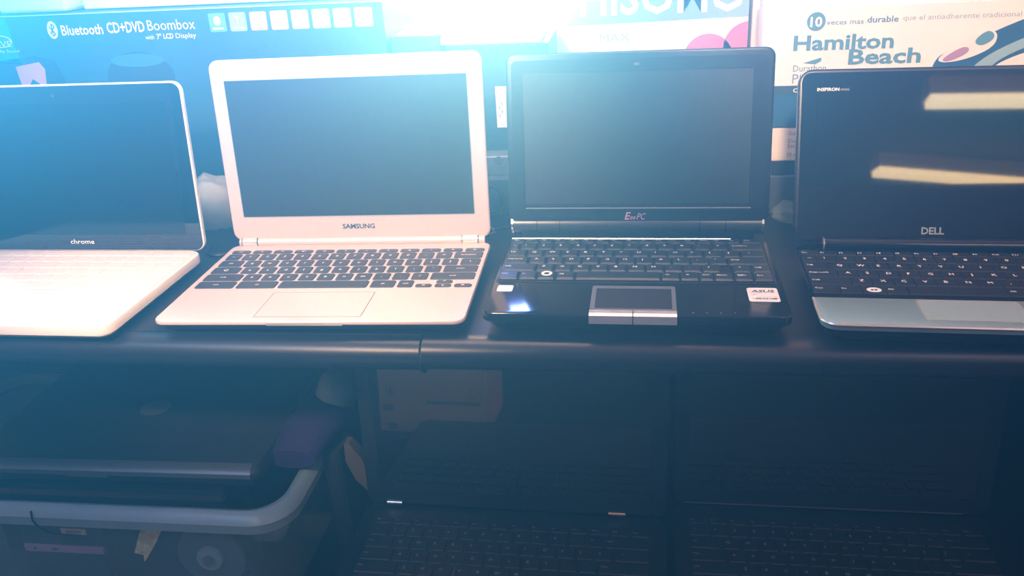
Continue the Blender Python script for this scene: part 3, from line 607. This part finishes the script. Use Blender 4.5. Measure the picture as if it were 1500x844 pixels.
# contents
sp = empty('cable_spool', (-.372, -.098, -.372), 'round pale spool standing behind the front wall of the tub', 'spool')
og2 = (-.372, -.098, -.372)
def ring_y(cx, cz, y0, y1, r, n=36): return [[(cx + rr * cos(2 * pi * k / n), y, cz + rr * sin(2 * pi * k / n)) for k in range(n)] for rr, y in ((r, y1), (r, y0), (r * .97, y0 - .001))]
obj('flange', MB().loft(ring_y(-.372, -.3300, -.0985, -.096, .0415)), 'spool', sp, og2)
obj('core', MB().loft(ring_y(-.372, -.3300, -.104, -.099, .0155)), 'print_pale', sp, og2)
obj('hub', MB().loft(ring_y(-.372, -.3300, -.107, -.104, .0070)), 'metal_grey', sp, og2)
obj('foot', MB().box(-.40, -.345, -.1, -.07, -.394, -.3715), 'spool', sp, og2)
dv = empty('adapter_box', (-.54, -.1, -.394), 'dark device with small label and pale connector bar inside the plastic tub', 'device')
og2 = (-.54, -.1, -.394)
obj('body', MB().box(-.606, -.496, -.105, -.035, -.394, -.262), 'card_dark', dv, og2, .006)
obj('connector_bar', MB().box(-.602, -.500, -.1085, -.1045, -.327, -.3175), 'print_lilac', dv, og2, .001)
mb = disc(MB(), -.587, -.3215, .0025, .0016, Mx=FACE(-.1088)); mb.add([(-.566, -.3230, 0), (-.557, -.3230, 0), (-.557, -.3205, 0), (-.566, -.3205, 0)], [(0, 1, 2, 3)], FACE(-.1088)); obj('socket', mb, 'ink', dv, og2)
obj('label', MB().box(-.549, -.518, -.1062, -.1048, -.3010, -.2930), 'sticker', dv, og2)
obj('label_print', MB().box(-.543, -.524, -.1066, -.1061, -.2990, -.2955), 'ink_grey', dv, og2)
tag(obj('tape_strip', MB().add([(-.4300, -.1130, -.2650), (-.4060, -.1130, -.2650), (-.4260, -.1150, -.3000), (-.4400, -.1150, -.3200), (-.4470, -.1150, -.3290), (-.4450, -.1150, -.3190), (-.4560, -.1150, -.3160), (-.4440, -.1145, -.2880)], [(0, 1, 2, 3, 4, 5, 6, 7)]).add([(p[0] + .0005, p[1] + .0012, p[2]) for p in [(-.4300, -.1130, -.2650), (-.4060, -.1130, -.2650), (-.4260, -.1150, -.3000), (-.4400, -.1150, -.3200), (-.4470, -.1150, -.3290), (-.4450, -.1150, -.3190), (-.4560, -.1150, -.3160), (-.4440, -.1145, -.2880)]], [(7, 6, 5, 4, 3, 2, 1, 0)]), 'yellow_paper', None, (0, 0, 0)), 'yellowed printed paper strip hanging inside the tub front', 'strip')
# goods between the tub and the lower laptops
pc = empty('purple_pouch', (-.245, .02, -.40), 'dark purple padded pouch leaning over the right rim of the tub', 'pouch')
og2 = (-.245, .02, -.40)
rg = []
for u in range(9):
    t_ = u / 8; cx = -.272 + .026 * t_; cy = -.060 + .150 * t_; cz = -.218 + .012 * sin(pi * min(1, t_ * 1.1)); w_ = .030 + .004 * sin(pi * t_); h_ = .012 + .010 * sin(pi * t_)
    rg.append([(cx + w_ * cos(2 * pi * k / 16), cy, cz + h_ * sin(2 * pi * k / 16)) for k in range(16)])
obj('pouch_body', MB().loft(rg), 'purple', pc, og2, smooth=True)
obj('pouch_skirt', MB().loft([rrect(-.246, -.222, -.03, .09, .01, -.399, 3), rrect(-.250, -.226, -.03, .09, .01, -.229, 3)]), 'card_dark', pc, og2)
pb = empty('foam_roll', (-.245, .045, -.226), 'pale rounded foam roll resting on the purple pouch beneath the counter edge', 'roll')
og2 = (-.245, .045, -.226)
obj('roll_body', blob(-.2450, .045, -.187, .026, .034, .028, .05, 2.0), 'print_pale', pb, og2, smooth=True)
tn = obj('tan_strap', MB().loft([[(-.222, -.020, -.222), (-.216, -.020, -.222), (-.216, -.004, -.222), (-.222, -.004, -.222)], [(-.222, -.022, -.245), (-.202, -.022, -.240), (-.202, -.006, -.240), (-.222, -.006, -.245)], [(-.212, -.025, -.268), (-.197, -.025, -.256), (-.197, -.009, -.256), (-.212, -.009, -.268)], [(-.1960, -.030, -.281), (-.1925, -.030, -.278), (-.1925, -.014, -.278), (-.1960, -.014, -.281)]]), 'tan', None, (0, 0, 0), smooth=True)
tag(tn, 'tan leaf-shaped leather strap hanging between the purple pouch and the lower laptop', 'strap')
block('grey_panel_box', 'pale grey carton standing at the back under the counter, left of the lower laptops', 'box', -.30, -.205, .20, .34, -.399, -.12, 'card_pale_blue')
block('silver_strip', 'small silver bar lying on the pale grey carton under the counter edge', 'bar', -.262, -.215, .205, .225, -.1198, -.114, 'chrome')

# white carton on the customer side, mirrored by the lower laptop screen
b, og = block('floor_carton', 'white carton with printed handling symbols on a black stand before the counter', 'box', -.285, -.115, -.56, -.44, -.335, -.16, 'card_white')
FB = Matrix(((-1, 0, 0, 0), (0, 0, 1, -.4394), (0, 1, 0, 0), (0, 0, 0, 1)))
prt('symbol', disc(MB(), .266, -.268, .0075, .0075, rin=.85, Mx=FB), 'ink_grey', b, og)
prt('symbol', disc(MB(), .266, -.268, .0022, .0055, z=.0002, Mx=FB), 'ink_grey', b, og)
prt('symbol', disc(MB(), .136, -.268, .0075, .0075, rin=.85, Mx=FB), 'ink_grey', b, og)
prt('symbol', MB().add([(.258, -.330, 0), (.272, -.330, 0), (.272, -.320, 0), (.258, -.320, 0)], [(0, 1, 2, 3)], FB), 'ink_grey', b, og)
prt('symbol', MB().add([(.262, -.300, 0), (.279, -.300, 0), (.279, -.288, 0), (.262, -.288, 0)], [(0, 1, 2, 3)], FB), 'card_pale_blue', b, og)
prt('printed_line', MB().add([(.126, -.286, 0), (.209, -.286, 0), (.209, -.281, 0), (.126, -.281, 0)], [(0, 1, 2, 3)], FB), 'ink_grey', b, og)
block('black_stand', 'low black stand on the floor before the counter, under the carton with symbols', 'stand', -.32, -.08, -.60, -.42, -1.0, -.3352, 'cabinet')

# ---------------------------------------------------------------- ceiling strip lights over the shop aisle
def strip(x0, x1, y0, y1, label, w=.05):
    f_ = empty('strip_light', ((x0 + x1) / 2, (y0 + y1) / 2, 1.5), label, 'lamp', 0, 'strip lights over the shop aisle')
    d_ = Vector((x1 - x0, y1 - y0, 0)); n_ = Vector((-d_.y, d_.x, 0)).normalized() * w
    L2 = d_ / 2
    q = lambda s, a, z: tuple(L2 * s + n_ * a + Vector((0, 0, z)))
    obj('tube', MB().loft([[q(-1, -1, 0), q(1, -1, 0), q(1, 1, 0), q(-1, 1, 0)], [q(-1, -1, .03), q(1, -1, .03), q(1, 1, .03), q(-1, 1, .03)]]), 'tube_glow', f_)
    obj('fixture', MB().loft([[q(-1.01, -1.3, .031), q(1.01, -1.3, .031), q(1.01, 1.3, .031), q(-1.01, 1.3, .031)], [q(-1.01, -1, .12), q(1.01, -1, .12), q(1.01, 1, .12), q(-1.01, 1, .12)]]), 'fixture', f_)
strip(1.17, 2.5, -3.05, -3.12, 'strip light nearer the counter over the shop aisle', .045)
strip(1.12, 2.6, -3.96, -4.38, 'strip light farther from the counter over the shop aisle', .045)

rk = empty('light_blocker', (0.3, -1.6, -1.0), 'unseen dark blocker added behind the viewer, shading the lower shelf from the strip lights', 'blocker')  # panels added out of view to keep strip light off the lower shelf
obj('side_panel', MB().box(-1.2, -1.17, -1.75, -1.45, -1.0, .58), 'cabinet', rk, (0.3, -1.6, -1.0))
obj('side_panel', MB().box(1.77, 1.8, -1.75, -1.45, -1.0, .58), 'cabinet', rk, (0.3, -1.6, -1.0))
obj('back_panel', MB().box(-1.2, 1.8, -1.475, -1.45, -1.0, .58), 'cabinet', rk, (0.3, -1.6, -1.0))
for z in (-.9, -.4, .1, .56): obj('shelf', MB().box(-1.17, 1.77, -1.75, -1.476, z, z + .02), 'cabinet', rk, (0.3, -1.6, -1.0))
